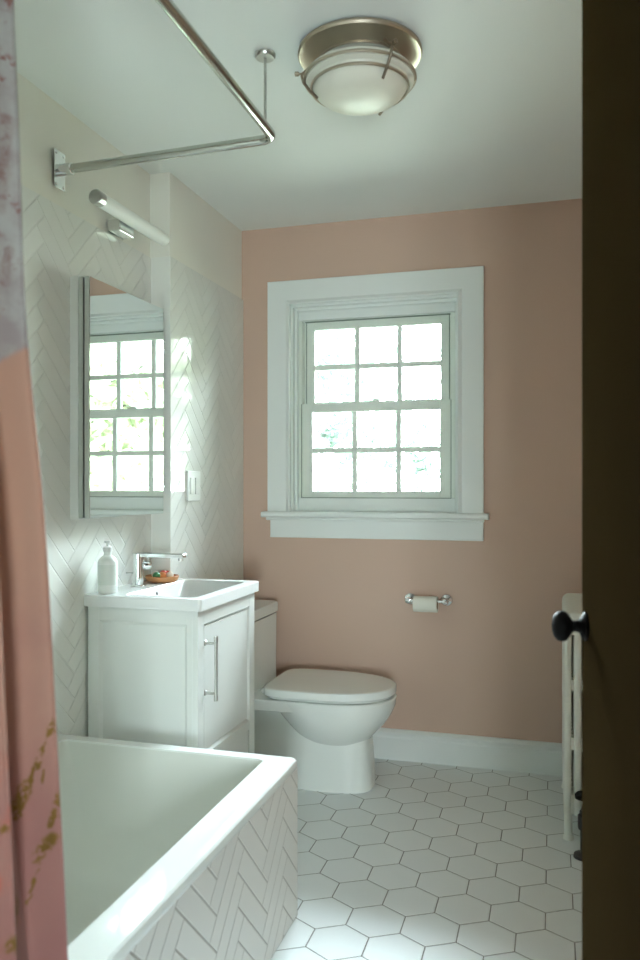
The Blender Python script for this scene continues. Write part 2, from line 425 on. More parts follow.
# ------------------------------------------------------------------ window
win = bpy.data.objects.new('window_1', None); COL.objects.link(win); win.location = (-.80, YB, 1.1)
struct(win, 'white double hung window with six panes in each sash', 'window')
CX0, CX1, CZ1 = -1.304, -.293, 2.216
def uframe(nm, mat, prof, x0, x1, z0, z1, parent, bevel=0.):
    """mitred three sided frame; profile points are (inset from the outer edge, depth)"""
    bm = bmesh.new()
    bm_loft(bm, [[(x0+d, y, z0) for d, y in prof], [(x0+d, y, z1-d) for d, y in prof], [(x1-d, y, z1-d) for d, y in prof], [(x1-d, y, z0) for d, y in prof]])
    return finish(nm, bm, mat, parent, bevel)
cw = OX0 - CX0 + .006
y_ = YB
uframe('window_casing', M['trim'], [(0, y_+.001), (0, y_-.017), (.002, y_-.019), (cw-.020, y_-.019), (cw-.014, y_-.023), (cw-.004, y_-.029), (cw, y_-.027), (cw, y_+.001)], CX0, CX1, 1.125, CZ1, win)
yj1 = YB+.16
uframe('window_jamb', M['trim'], [(0, y_), (.013, y_), (.013, y_+.034), (.022, y_+.036), (.024, y_+.040), (.024, y_+.058), (.013, y_+.060), (.013, yj1), (0, yj1)], OX0, OX1, 1.125, OZ1, win)
SX0, SX1 = -1.158, -.447
boxes('window_frame', M['vinyl'], [
    (OX0+.014, SX0+.001, YB+.064, yj1-.005, 1.190, 2.038), (SX1-.001, OX1-.014, YB+.064, yj1-.005, 1.190, 2.038),
    (SX0-.004, SX0+.010, YB+.1065, yj1-.008, 1.58, 2.036), (SX1-.010, SX1+.004, YB+.1065, yj1-.008, 1.58, 2.036)], win, .002)
boxes('sash_shadow_line', simple('grey_shadow_line', (.20, .25, .21), .7), [(SX0-.0035, SX0-.0002, YB+.0632, YB+.075, 1.190, 1.640), (SX1+.0002, SX1+.0035, YB+.0632, YB+.075, 1.190, 1.640),  # thin dark strips paint the shadow line between sash and frame
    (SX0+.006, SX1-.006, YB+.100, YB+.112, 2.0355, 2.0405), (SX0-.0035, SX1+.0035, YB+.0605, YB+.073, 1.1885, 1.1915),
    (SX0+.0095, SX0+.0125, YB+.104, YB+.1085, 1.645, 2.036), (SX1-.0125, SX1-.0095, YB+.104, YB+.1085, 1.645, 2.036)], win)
boxes('frame_stop', M['trim'], [(OX0+.014, OX1-.014, YB+.062, yj1-.006, 2.0405, OZ1-.0145), (OX0+.001, OX1-.001, YB+.061, yj1+.02, 1.105, 1.1895), (OX0+.001, OX1-.001, YB+.002, YB+.0605, 1.105, 1.1265)], win, .002)
# stool and apron
sp = [(-.06, .0), (.042, .0), (.050, .006), (.050, .018), (.046, .026), (-.06, .028)]
bm = bmesh.new(); extrude_profile(bm, sp, (CX0-.018, YB-.01, 1.098), (CX1+.024, YB-.01, 1.098), (0, -1, 0))
stool = finish('window_sill', bm, M['trim'], win)
boxes('sill_moulding', M['trim'], [(CX0-.004, CX1+.004, YB-.034, YB-.012, 1.084, 1.099)], win, .006)
boxes('window_apron', M['trim'], [(CX0+.014, CX1-.001, YB-.018, YB+.002, 1.003, 1.09), (CX0+.014, CX1-.001, YB-.021, YB-.016, 1.003, 1.010)], win, .002)
def sash(name, x0, x1, z0, z1, st, top, bot, y0, y1, gx, gz):
    s = boxes(name, M['vinyl'], [(x0, x0+st, y0, y1, z0, z1), (x1-st, x1, y0, y1, z0, z1),
        (x0+st-.001, x1-st+.001, y0, y1, z1-top, z1), (x0+st-.001, x1-st+.001, y0, y1, z0, z0+bot)], win, .003)
    yc = (y0+y1)/2
    mun = [(g-.0120, g+.0120, yc-.009, yc+.009, z0+bot-.002, z1-top+.002) for g in gx] + [(x0+st-.002, x1-st+.002, yc-.0085, yc+.0085, gz-.0120, gz+.0120)]
    boxes('muntin_grid', M['vinyl'], mun, s, .002)
    box('pane', M['glass'], x0+st-.004, x1-st+.004, yc-.0015, yc+.0015, z0+bot-.004, z1-top+.004, s)
    return s
lo = sash('lower_sash', SX0, SX1, 1.1835, 1.640, .050, .042, .038, YB+.072, YB+.104, (-.901, -.690), 1.415)
up = sash('upper_sash', SX0+.006, SX1-.006, 1.622, 2.0395, .046, .040, .028, YB+.108, YB+.140, (-.897, -.692), 1.818)
lk = boxes('sash_lock', M['vinyl'], [(-.825, -.765, YB+.076, YB+.100, 1.640, 1.646), (-.812, -.782, YB+.080, YB+.096, 1.646, 1.655)], lo, .002)
tube('lock_lever', M['vinyl'], [(-.80, YB+.088, 1.653), (-.775, YB+.080, 1.655), (-.762, YB+.078, 1.655)], .004, lo)

# ------------------------------------------------------------------ bathtub
TX1, TY0, TY1, TZ = -.712, YE1+.011, 2.206, .457
tubt = thing('bathtub', 'white built-in bathtub with a herringbone tiled side, left foreground', 'bathtub', (-1.1, 1.44, 0))
bm = bmesh.new()
x0, x1, y0, y1 = XN+.001, TX1, TY0+.002, TY1
rings = [rrect(x0, x1, y0, y1, .016, TZ-.028), rrect(x0-0, x1+.002, y0, y1+.002, .018, TZ-.024), rrect(x0, x1+.003, y0, y1+.003, .02, TZ-.014),
         rrect(x0, x1+.001, y0, y1+.001, .02, TZ-.004), rrect(x0, x1-.004, y0, y1-.004, .018, TZ),
         rrect(x0+.05, x1-.086, y0+.10, y1-.040, .018, TZ), rrect(x0+.052, x1-.088, y0+.102, y1-.042, .018, TZ-.0015), rrect(x0+.053, x1-.089, y0+.103, y1-.043, .018, TZ-.006),
         ]
bm_loft(bm, rings, cap0=False, cap1=False)
finish('tub_rim', bm, M['tub'], tubt, smooth=True)
bm = bmesh.new()
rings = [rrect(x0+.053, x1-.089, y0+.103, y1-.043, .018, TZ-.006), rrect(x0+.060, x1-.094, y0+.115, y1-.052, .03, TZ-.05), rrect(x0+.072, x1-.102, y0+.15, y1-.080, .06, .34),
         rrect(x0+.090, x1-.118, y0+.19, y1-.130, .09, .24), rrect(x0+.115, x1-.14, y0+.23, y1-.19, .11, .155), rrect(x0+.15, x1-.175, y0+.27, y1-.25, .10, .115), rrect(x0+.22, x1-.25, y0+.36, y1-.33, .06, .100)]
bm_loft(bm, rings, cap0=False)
finish('tub_basin', bm, M['tub_shaded'], tubt, smooth=True)
boxes('tiled_apron', M['tile_tub'], [(TX1-.045, TX1, TY0+.002, TY1, 0, TZ-.0265), (XN+.001, TX1-.045, TY1-.045, TY1, 0, TZ-.0265)], tubt, .0015)
lathe('drain', M['chrome'], [(0, 0), (.03, 0), (.028, .004), (0, .005)], (-1.12, 1.80, .1005), parent=tubt)
lathe('overflow_plate', M['chrome'], [(0, 0), (.036, 0), (.034, .006), (.028, .010), (0, .012)], (-1.12, TY0+.165, .30), (0, 1, .25), tubt)

# ------------------------------------------------------------------ vanity
VX, VY0, VY1 = -1.103, 2.366, 2.876
van = thing('vanity_cabinet', 'white vanity cabinet with panelled side and steel bar handle, behind the bathtub', 'cabinet', ((XN+VX)/2, 2.62, 0))
bm = bmesh.new()
zb, zt = .10, .8395
fx0 = VX-.020
bm_box(bm, XN+.010, XN+.018, VY0+.012, YJ-.003, zb, zt)                  # back
bm_box(bm, XF+.003, XF+.010, YJ-.003, VY1-.012, zb, zt)
bm_box(bm, XN+.010, XF+.003, YJ-.011, YJ-.003, zb, zt)
for ya, yb_, xl in ((VY0, VY0+.012, XN+.010), (VY1-.012, VY1, XF+.003)):  # framed sides: stiles and rails
    bm_box(bm, xl, XN+.052 if xl < -1.5 else XF+.045, ya, yb_, 0, zt); bm_box(bm, VX-.040, fx0, ya, yb_, 0, zt)
    xm = XN+.052 if xl < -1.5 else XF+.045
    bm_box(bm, xm, VX-.040, ya, yb_, zt-.045, zt); bm_box(bm, xm, VX-.040, ya, yb_, .08, .14)
bm_box(bm, XN+.050, VX-.038, VY0+.009, VY0+.016, .13, zt-.04)             # sunken panels
bm_box(bm, XF+.040, VX-.038, VY1-.016, VY1-.009, .13, zt-.04)
DY0, DY1, DZ0, DZ1 = 2.413, 2.822, .358, .790
bm_box(bm, fx0, VX, VY0, DY0, 0, zt); bm_box(bm, fx0, VX, DY1, VY1, 0, zt)
bm_box(bm, fx0, VX, DY0, DY1, DZ1, zt); bm_box(bm, fx0, VX, DY0, DY1, .325, DZ0); bm_box(bm, fx0, VX, DY0, DY1, .08, .12)
bm_box(bm, XN+.018, fx0, VY0+.016, YJ-.011, zb, zb+.012)
finish('cabinet_body', bm, M['cab'], van, bevel=.0012)
# chamfered moulding lining the sunken side panels
def frame_moulding(bm, plane, a0, a1, z0, z1, d0, d1, w):
    """sloped strip round a rectangle; plane 'y' (normal -y) or 'x' (normal +x); d0 outer face, d1 sunken face"""
    def P(a, z, d): return (a, d, z) if plane == 'y' else (d, a, z)
    o = [(a0, z0), (a1, z0), (a1, z1), (a0, z1)]; i = [(a0+w, z0+w), (a1-w, z0+w), (a1-w, z1-w), (a0+w, z1-w)]
    for k in range(4):
        q = (k+1) % 4
        vo = [bm.verts.new(P(*o[k], d0)), bm.verts.new(P(*o[q], d0)), bm.verts.new(P(*i[q], d1)), bm.verts.new(P(*i[k], d1)),
              bm.verts.new(P(*o[k], d1)), bm.verts.new(P(*o[q], d1))]
        bm.faces.new((vo[0], vo[1], vo[2], vo[3])); bm.faces.new((vo[0], vo[4], vo[5], vo[1]))
        bm.faces.new((vo[0], vo[3], vo[4])); bm.faces.new((vo[1], vo[5], vo[2])); bm.faces.new((vo[4], vo[3], vo[2], vo[5]))
bm = bmesh.new(); frame_moulding(bm, 'y', XN+.052, VX-.040, .14, zt-.045, VY0+.001, VY0+.0091, .010)
finish('side_panel_moulding', bm, M['cab'], van)
# door with its bevelled lining
dr = box('cabinet_door', M['cab'], VX-.018, VX-.005, DY0+.012, DY1-.012, DZ0+.012, DZ1-.010, van, .001)
bm = bmesh.new(); frame_moulding(bm, 'x', DY0, DY1, DZ0, DZ1-.003, VX-.0005, VX-.012, .011)
finish('door_moulding', bm, M['cab'], van)
d2 = box('drawer_front', M['cab'], VX-.018, VX-.004, DY0+.003, DY1-.003, .123, .322, van, .001)
hb = bmesh.new(); hx, hy = VX+.036, 2.428
bm_lathe(hb, [(0, .536), (.0068, .537), (.0072, .542), (.0072, .553), (.006, .555), (.0056, .557), (.0056, .727), (.006, .730), (.0072, .733), (.0072, .746), (.0068, .751), (0, .752)], (hx, hy, 0), n=18)
for zz in (.561, .726):
    bm_lathe(hb, [(0, 0), (.009, 0), (.0095, .004), (.005, .008), (.0045, .034), (0, .036)], (VX-.0055, hy, zz), (1, 0, 0), 16)
finish('bar_handle', hb, M['steel'], dr, smooth=True)['label'] = 'brushed steel bar handle'
# ceramic sink top
sink = thing('sink_top', 'white ceramic basin top with square edges, lying on the vanity cabinet', 'sink', (-1.30, 2.62, .84))
sx0, sx1, sy0, sy1, sz = XN+.0003, -1.089, 2.356, 2.893, .880
bm = bmesh.new()
def outer(d, z):
    p = rrect(sx0, sx1-d, sy0+d, sy1-d, [.010, .003, .003, .012], z)
    yn = YJ-.0015                                  # the slab is notched round the step of the wall
    p[7:14] = [(XF+.002, sy1-d, z), (XF+.002, sy1-d-.02, z), (XF+.002, sy1-d-.04, z), (XF+.002, yn, z), (sx0+.055, yn, z), (sx0+.03, yn, z), (sx0, yn, z)]
    return p
rings = [outer(0, .841), outer(0, sz-.005), outer(.0015, sz-.0015), outer(.005, sz),
         rrect(-1.388, -1.124, 2.392, 2.856, .02, sz), rrect(-1.385, -1.128, 2.396, 2.852, .02, sz-.003), rrect(-1.382, -1.132, 2.400, 2.848, .02, sz-.010),
         rrect(-1.372, -1.155, 2.43, 2.80, .03, .835), rrect(-1.350, -1.19, 2.47, 2.76, .04, .797), rrect(-1.32, -1.23, 2.53, 2.71, .03, .790)]
bm_loft(bm, rings, cap0=False)
finish('basin', bm, M['ceramic'], sink, smooth=True)
lathe('overflow_hole', M['hole'], [(0, 0), (.006, 0), (.0065, .002), (0, .0022)], (-1.3785, 2.607, .856), (1, 0, .25), sink, 16)
lathe('drain', M['chrome'], [(0, 0), (.022, 0), (.021, .003), (0, .004)], (-1.275, 2.62, .7905), parent=sink)

# faucet
fa = thing('faucet', 'chrome single lever faucet with a long flat spout, standing on the sink top', 'faucet', (-1.449, 2.60, .88))
FX, FY = -1.449, 2.600
bm = bmesh.new()
bm_lathe(bm, [(0, 0), (.029, 0), (.029, .003), (.022, .005), (.0205, .008), (.020, .118), (.018, .121), (0, .122)], (FX, FY, sz), n=28)
finish('body', bm, M['chrome'], fa, smooth=True)
bm = bmesh.new(); bm_box(bm, FX-.018, FX+.186, FY-.014, FY+.014, .988, 1.004)
finish('spout', bm, M['chrome'], fa, bevel=.003)
lathe('aerator', M['steel'], [(0, 0), (.010, 0), (.010, .012), (0, .012)], (FX+.170, FY, .978), parent=fa, n=20)
bm = bmesh.new()
bm_lathe(bm, [(0, 0), (.014, 0), (.0165, .006), (.017, .022), (.014, .029), (.006, .031), (0, .031)], (FX+.015, FY+.006, .958), (.75, .66, 0), 24)
bm_tube(bm, [(FX+.026, FY+.022, .966), (FX+.028, FY+.024, .985)], .003, 8)
finish('lever', bm, M['chrome'], fa, smooth=True)
tube('lift_rod', M['chrome'], [(FX-.016, FY-.004, .928), (FX-.034, FY-.014, .930), (FX-.040, FY-.016, .930)], [.002, .002, .004], fa, 8)

# soap bottle
sb = thing('soap_bottle', 'milky white pump soap bottle at the near corner of the sink top', 'bottle', (-1.461, 2.412, .88))
SBX, SBY = -1.461, 2.412
bm = bmesh.new(); bm_lathe(bm, [(0, 0), (.029, 0), (.0325, .004), (.033, .010), (.033, .104), (.031, .113), (.024, .122), (.014, .129), (.0125, .134), (.0125, .142), (0, .142)], (SBX, SBY, .8805), n=32)
finish('bottle_body', bm, M['bottle'], sb, smooth=True)
lathe('bottle_label', simple('pale_label', (.76, .82, .77), .5), [(.0331, .030), (.0335, .030), (.0335, .098), (.0331, .098)], (SBX, SBY, .8805), parent=sb)
bm = bmesh.new(); bm_lathe(bm, [(0, 0), (.015, 0), (.015, .014), (.009, .017), (.0045, .018), (.0045, .028), (.011, .029), (.011, .036), (0, .038)], (SBX, SBY, 1.0225), n=24)
bm_tube(bm, [(SBX, SBY, 1.054), (SBX-.012, SBY+.026, 1.053), (SBX-.015, SBY+.034, 1.048)], [.005, .004, .003], 10)
finish('pump', bm, M['plastic'], sb, smooth=True)

# wooden dish with trinkets
DX, DY = -1.437, 2.762
dish = lathe('wooden_dish', M['wood'], [(0, 0), (.050, 0), (.060, .007), (.0645, .021), (.0635, .023), (.059, .017), (.048, .011), (0, .010)], (DX, DY, .8805), n=40)
tag(dish, 'round light wooden dish on the back of the sink top beside the faucet', 'dish')
def trinket(nm, mat, x, y, z, sx, sy, szz, lab, cat, rot=0):
    bm = bmesh.new(); bmesh.ops.create_uvsphere(bm, u_segments=16, v_segments=10, radius=1)
    bmesh.ops.transform(bm, matrix=Matrix.Translation((x, y, z)) @ Matrix.Rotation(rot, 4, 'Z') @ Matrix.Diagonal((sx, sy, szz, 1)), verts=bm.verts)
    return tag(finish(nm, bm, mat, smooth=True), lab, cat, 'small trinkets in the wooden dish')
zd = .8915
trinket('pebble', M['green'], DX-.008, DY-.030, zd+.014, .015, .015, .014, 'dark green glossy pebble at the near side of the wooden dish', 'trinket')
trinket('pebble', M['orange'], DX+.004, DY-.006, zd+.013, .017, .014, .013, 'orange glossy pebble beside the green one in the wooden dish', 'trinket')
trinket('pebble', M['red'], DX-.004, DY+.018, zd+.015, .014, .015, .015, 'red glossy pebble in the middle of the wooden dish', 'trinket')
trinket('pebble', M['cream'], DX+.026, DY+.014, zd+.013, .014, .015, .013, 'cream glossy pebble on the room side of the wooden dish', 'trinket')
trinket('pebble', M['red'], DX+.000, DY+.042, zd+.014, .013, .012, .013, 'small red pebble at the far rim of the wooden dish', 'trinket')
trinket('pebble', M['cream'], DX-.030, DY+.004, zd+.014, .015, .017, .014, 'cream pebble on the wall side of the wooden dish', 'trinket')

# ------------------------------------------------------------------ medicine cabinet with mirror door, slightly ajar
mc = thing('medicine_cabinet', 'mirrored medicine cabinet with its door slightly ajar on the tiled left wall', 'cabinet', (XN, 2.53, 1.14))
MY0, MY1, MZ0, MZ1 = 2.276, 2.784, 1.140, 1.930
box('cabinet_box', M['plastic'], XN, -1.4875, MY0, MY1, MZ0-.004, MZ1+.004, mc, .001)
box('door_gap_shade', M['dark'], -1.4712, -1.4645, MY0+.006, MY1-.006, MZ0+.003, MZ1-.003, mc)  # black slab painting the shade in the gap behind the mirror door
box('hinge_frame', M['alu'], -1.487, -1.471, MY0+.001, MY1-.001, MZ0, MZ1, mc, .001)
rot = Matrix.Translation((-1.466, MY0, 0)) @ Matrix.Rotation(math.radians(-.25), 4, 'Z') @ Matrix.Translation((1.466, -MY0, 0))
bm = bmesh.new(); bm_box(bm, -1.4645, -1.4475, MY0, MY1, MZ0, MZ1); bmesh.ops.transform(bm, matrix=rot, verts=bm.verts)
mdoor = finish('mirror_door', bm, M['alu'], mc, bevel=.001)
bm = bmesh.new(); bv = bm_box(bm, -1.4476, -1.4445, MY0+.001, MY1-.001, MZ0+.001, MZ1-.001); bmesh.ops.transform(bm, matrix=rot, verts=bm.verts)
finish('mirror_glass', bm, M['mirror'], mdoor, bevel=.0009)

# ------------------------------------------------------------------ vanity light tube
vl = thing('wall_light', 'slim tubular white wall light with chrome cap above the mirror cabinet', 'lamp', (-1.50, 2.55, 2.15))
LX, LZ = -1.450, 2.202
lathe('glass_tube', M['opal'], [(0, .024), (.023, .024), (.0245, .030), (.0245, .475), (.022, .487), (.014, .493), (0, .495)], (LX, 2.318, LZ), (0, 1, 0), vl)
lathe('end_cap', M['steel'], [(0, 0), (.021, .0), (.025, .004), (.025, .034), (.024, .036)], (LX, 2.314, LZ), (0, 1, 0), vl)
boxes('bracket', M['chrome'], [(XN, XN+.050, 2.505, 2.605, 2.150, 2.192)], vl, .003)

# ------------------------------------------------------------------ shower rod
rodt = thing('shower_rod', 'chrome bent shower curtain rod hanging above the bathtub', 'rod', (XN, 2.216, 2.26))
RX, RY, RZ, RR = -.787, 2.216, 2.270, .0140
pts = fillet([(XN+.012, RY, 2.257), (RX, RY, RZ), (RX, .80, RZ), (XN+.012, .80, 2.262)], .045, 10)
tube('bar', M['rod'], pts, RR, rodt, 18)
def flange(y, z):
    f = bmesh.new()
    bm_box(f, XN, XN+.004, y-.028, y+.028, z-.060, z+.060)
    bm_lathe(f, [(0, 0), (.019, 0), (.019, .045), (.016, .048), (0, .048)], (XN+.003, y, z), (1, 0, 0), 20)
    for a, b_ in ((-.02, -.05), (.02, -.05), (-.02, .05), (.02, .05)):
        bm_lathe(f, [(0, 0), (.006, 0), (.004, .003), (0, .003)], (XN+.004, y+a, z+b_), (1, 0, 0), 10)
    finish('wall_flange', f, M['chrome'], rodt, bevel=.001)
flange(RY, 2.257); flange(.80, 2.262)
lathe('ceiling_support', M['steel'], [(0, 0), (.004, 0), (.004, CEIL-RZ-.012), (.026, CEIL-RZ-.012), (.030, CEIL-RZ-.006), (.030, CEIL-RZ), (0, CEIL-RZ)], (RX, 2.136, RZ), parent=rodt, n=24)

# ------------------------------------------------------------------ curtain
bm = bmesh.new()
# leading edge of the cloth: height, X, Y (it hangs outside the tub)
prof = [(.10, -.668, 1.020), (.573, -.674, 1.005), (.927, -.698, 1.009), (1.226, -.724, 1.020), (1.48, -.760, 1.023), (1.83, -.775, 1.028), (1.98, -.786, 1.028), (2.225, -.790, 1.030)]
def edge(z):
    for (a, xa, ya), (b_, xb, yb_) in zip(prof[:-1], prof[1:]):
        if z <= b_: t = (z-a)/(b_-a); return Vector((xa + (xb-xa)*t, ya + (yb_-ya)*t))
    return Vector(prof[-1][1:])
def edges(z): return sum((edge(min(2.225, max(.1, z+d))) for d in (-.12, -.08, -.04, 0, .04, .08, .12)), Vector((0, 0)))/7
NS, NZ = 150, 70; rows = []
for k in range(NZ+1):
    z = .10 + (2.225-.10)*k/NZ
    row = []; E_ = edges(z)
    amp = .0125 + .0165*max(0, min(1, (z-.55)/.4))
    for i in range(NS+1):
        s = i/NS
        y = E_.y - s*.33
        ph = 2*PI*s*3
        x = E_.x - amp + amp*math.cos(ph) + .003*math.sin(7*z+ph)*s
        y2 = y + .012*math.sin(2*ph)*(1 if s > .03 else s/.03)
        row.append(bm.verts.new((x, y2, z)))
    # returning hem behind the leading edge
    back = []
    for i in range(1, 7):
        t = i/6
        back.append(bm.verts.new((E_.x - .024*t, E_.y + .012*math.sin(PI*min(1, t*1.2)), z)))
    rows.append(list(reversed(back)) + row)
for a, b_ in zip(rows[:-1], rows[1:]):
    for i in range(len(a)-1): bm.faces.new((a[i], a[i+1], b_[i+1], b_[i]))
cur = finish('shower_curtain', bm, M['curtain'], smooth=True)
so = cur.modifiers.new('thick', 'SOLIDIFY'); so.thickness = .0012; so.offset = -1
tag(cur, 'marble printed pink and white shower curtain with gold flakes at the left edge', 'curtain')
for i in range(4):
    y = 1.028 - i*.088
    rg = bmesh.new(); pp = [(RX + .026*math.sin(a), y, RZ-.012 + .030*math.cos(a)) for a in [2*PI*k/20 for k in range(20)]]
    n = 8; rr = []
    for k, p in enumerate(pp):
        a = 2*PI*k/20; d = Vector((math.sin(a), 0, math.cos(a)))
        rr.append([Vector(p) + .0018*(d*math.cos(2*PI*j/n) + Vector((0, 1, 0))*math.sin(2*PI*j/n)) for j in range(n)])
    bm_loft(rg, rr, closed=True); finish('curtain_ring', rg, M['steel'], cur, smooth=True)

# ------------------------------------------------------------------ ceiling light
cl = thing('ceiling_light', 'round flush ceiling light, frosted bowl glass in a brushed nickel pan', 'lamp', (-.525, 2.20, CEIL))
LCX, LCY = -.525, 2.20
pan = lathe('pan', M['nickel'], [(0, .0), (.168, .0), (.1745, -.004), (.176, -.011), (.172, -.017), (.160, -.017), (.142, -.022), (.128, -.030), (.122, -.034), (.122, -.040), (0, -.040)], (LCX, LCY, CEIL), parent=cl, n=64)
lathe('glass_shade', M['frost'], [(0, -.040), (.119, -.040), (.126, -.050), (.150, -.066), (.1545, -.078), (.153, -.088), (.138, -.093), (.134, -.102), (.126, -.117), (.107, -.132), (.08, -.142), (.045, -.148), (0, -.150)], (LCX, LCY, CEIL), parent=cl, n=64)
def ring(nm, R, z, r, parent, mat):
    bm = bmesh.new(); n = 8; N = 64; rr = []
    for k in range(N):
        a = 2*PI*k/N; d = Vector((math.cos(a), math.sin(a), 0)); p = Vector((LCX, LCY, z)) + R*d
        rr.append([p + r*(d*math.cos(2*PI*j/n) + Vector((0, 0, 1.4))*math.sin(2*PI*j/n)) for j in range(n)])
    bm_loft(bm, rr, closed=True); return finish(nm, bm, mat, parent, smooth=True)
ring('cage_ring', .157, CEIL-.081, .0035, cl, M['nickel'])
ring('cage_ring', .1375, CEIL-.105, .0035, cl, M['nickel'])
base_ang = math.atan2(.2804, .96)
for ang in (-62, 58, 178):
    a = base_ang + math.radians(ang); d = Vector((math.cos(a), math.sin(a), 0)); c = Vector((LCX, LCY, CEIL))
    bm = bmesh.new()
    bm_tube(bm, fillet([c + d*.128 + Vector((0, 0, -.028)), c + d*.150 + Vector((0, 0, -.050)), c + d*.166 + Vector((0, 0, -.062)), c + d*.160 + Vector((0, 0, -.085)), c + d*.141 + Vector((0, 0, -.109)), c + d*.120 + Vector((0, 0, -.130))], .01, 4), .0042, 8)
    bm_lathe(bm, [(0, 0), (.003, 0), (.003, .014), (.0065, .016), (.0065, .026), (0, .028)], c + d*.158 + Vector((0, 0, -.060)), d, 12)
    finish('clamp_arm', bm, M['nickeld'], cl, smooth=True)

# ------------------------------------------------------------------ switch, paper holder
sw = thing('light_switch', 'white double rocker light switch plate on the tiled wall right of the mirror', 'switch', (XF, 3.022, 1.245))
box('plate', M['plastic'], XF, XF+.009, 2.962, 3.082, 1.184, 1.308, sw, .003)
for yy in (2.999, 3.045):
    box('rocker', M['plastic'], XF+.0085, XF+.0125, yy-.017, yy+.017, 1.212, 1.280, sw, .0015)

tp = thing('toilet_paper_holder', 'chrome two post toilet paper holder on the pink wall below the window', 'holder', (-.535, YB, .735))
for xx in (-.620, -.456):
    bm = bmesh.new()
    bm_lathe(bm, [(0, 0), (.026, 0), (.027, .004), (.024, .008), (.012, .011), (.010, .016), (.010, .050), (.014, .054), (.0155, .062), (.012, .070), (0, .073)], (xx, YB, .735), (0, -1, 0), 24)
    finish('post', bm, M['chrome'], tp, smooth=True)
lathe('roller', M['chrome'], [(0, 0), (.008, 0), (.008, .148), (0, .148)], (-.612, YB-.061, .735), (1, 0, 0), tp, 20)
RLZ = .7215
roll = thing('toilet_paper_roll', 'white toilet paper roll hanging on the chrome holder', 'toilet paper', (-.542, YB-.061, RLZ))
bm = bmesh.new(); n = 32
prf = [(.023, 0), (.0345, 0), (.0352, .001), (.0352, .104), (.0345, .105), (.023, .105)]
q = Vector((0, 0, 1)).rotation_difference(Vector((1, 0, 0)))
bm_loft(bm, [[Vector((-.5945, YB-.061, RLZ)) + q @ Vector((r*math.cos(2*PI*k/n), r*math.sin(2*PI*k/n), z)) for k in range(n)] for r, z in prf], closed=True)
finish('paper', bm, M['paper'], roll, smooth=True)
bm = bmesh.new()
bm_loft(bm, [[Vector((-.5945, YB-.061, RLZ)) + q @ Vector((r*math.cos(2*PI*k/n), r*math.sin(2*PI*k/n), z)) for k in range(n)] for r, z in [(.0229, 0), (.0229, .105), (.0215, .105), (.0215, 0)]], closed=True)
finish('core', bm, M['card'], roll, smooth=True)

# ------------------------------------------------------------------ toilet
to = thing('toilet', 'white one piece toilet with closed lid between vanity and pink wall', 'toilet', (-1.05, 3.24, 0))
TC = 3.240
def dring(xb, xf, b, z, xc=None, nb=5., nf=2.25, N=56, bb=None):
    """D outline: squarish back at xb, rounded front at xf, half width b"""
    if xc is None: xc = xb + (xf-xb)*.42
    out = []
    for k in range(N):
        t = 2*PI*k/N; c, s = math.cos(t), math.sin(t)
        e = nf if c > 0 else nb
        a = (xf-xc) if c > 0 else (xc-xb)
        bw = b if c > 0 or bb is None else b + (bb-b)*(-c)**1.5
        out.append((xc + a*math.copysign(abs(c)**(2/e), c), TC + bw*math.copysign(abs(s)**(2/e), s), z))
    return out
bm = bmesh.new()   # bowl with its deck
xb = -1.20
rings = [dring(-1.02, -.745, .085, .165, -.87, 2.2, 2.1), dring(-1.03, -.73, .12, .195, -.87, 2.2, 2.1), dring(-1.05, -.705, .150, .225, -.87, 2.4, 2.1),
         dring(-1.075, -.668, .178, .265, -.87, 2.6, 2.2), dring(-1.10, -.640, .193, .305, -.88, 3, 2.2), dring(-1.12, -.625, .199, .340, -.89, 3.5, 2.25),
         dring(-1.13, -.621, .201, .372, -.90, 4, 2.25), dring(-1.12, -.625, .196, .377, -.90, 4, 2.25)]
bm_loft(bm, rings)
finish('bowl', bm, M['toilet'], to, smooth=True)
bm = bmesh.new()
rings = [dring(-1.425, -.86, .190, .329, -1.1, 8, 3), dring(-1.425, -.84, .196, .334, -1.1, 8, 3), dring(-1.425, -.84, .196, .371, -1.1, 8, 3), dring(-1.425, -.85, .192, .376, -1.1, 8, 3)]
bm_loft(bm, rings)
finish('deck', bm, M['toilet'], to, smooth=True)
bm = bmesh.new()
rings = [dring(-1.40, -.713, .120, .0, -.95, 6, 3.2), dring(-1.40, -.712, .121, .012, -.95, 6, 3.2), dring(-1.40, -.717, .117, .10, -.95, 6, 3.2),
         dring(-1.40, -.725, .116, .20, -.95, 6, 3.2), dring(-1.41, -.735, .120, .26, -.95, 6, 3.2), dring(-1.42, -.80, .150, .331, -.98, 6, 3)]
bm_loft(bm, rings)
finish('skirted_base', bm, M['toilet'], to, smooth=True)
def slab(nm, xb, xf, b, z0, z1, r, xc, nb=6., mat='toilet', crown=0):
    bm = bmesh.new()
    rings = [dring(xb+r, xf-r, b-r, z0, xc, nb), dring(xb, xf, b, z0+r, xc, nb), dring(xb, xf, b, z1-r*1.3, xc, nb), dring(xb+r*.3, xf-r*.3, b-r*.3, z1-r*.55, xc, nb),
             dring(xb+r, xf-r, b-r, z1-r*.12, xc, nb), dring(xb+r*2.2, xf-r*2.2, b-r*2.2, z1, xc, nb), dring(xb+.12, xf-.16, b-.12, z1+crown, xc, nb)]
    bm_loft(bm, rings); return finish(nm, bm, M[mat], to, smooth=True)
slab('seat', -1.14, -.634, .190, .379, .386, .003, -.92)
slab('seat_lid', -1.150, -.622, .203, .387, .423, .006, -.93, crown=.004)
bm = bmesh.new()
def rr2(x0, x1, hw, r, z): return rrect(x0, x1, TC-hw, TC+hw, r, z)
rings = [rr2(-1.425, -1.205, .196, .02, .372), rr2(-1.425, -1.208, .202, .022, .42), rr2(-1.425, -1.210, .210, .022, .55), rr2(-1.425, -1.210, .213, .022, .668), rr2(-1.422, -1.214, .209, .022, .670)]
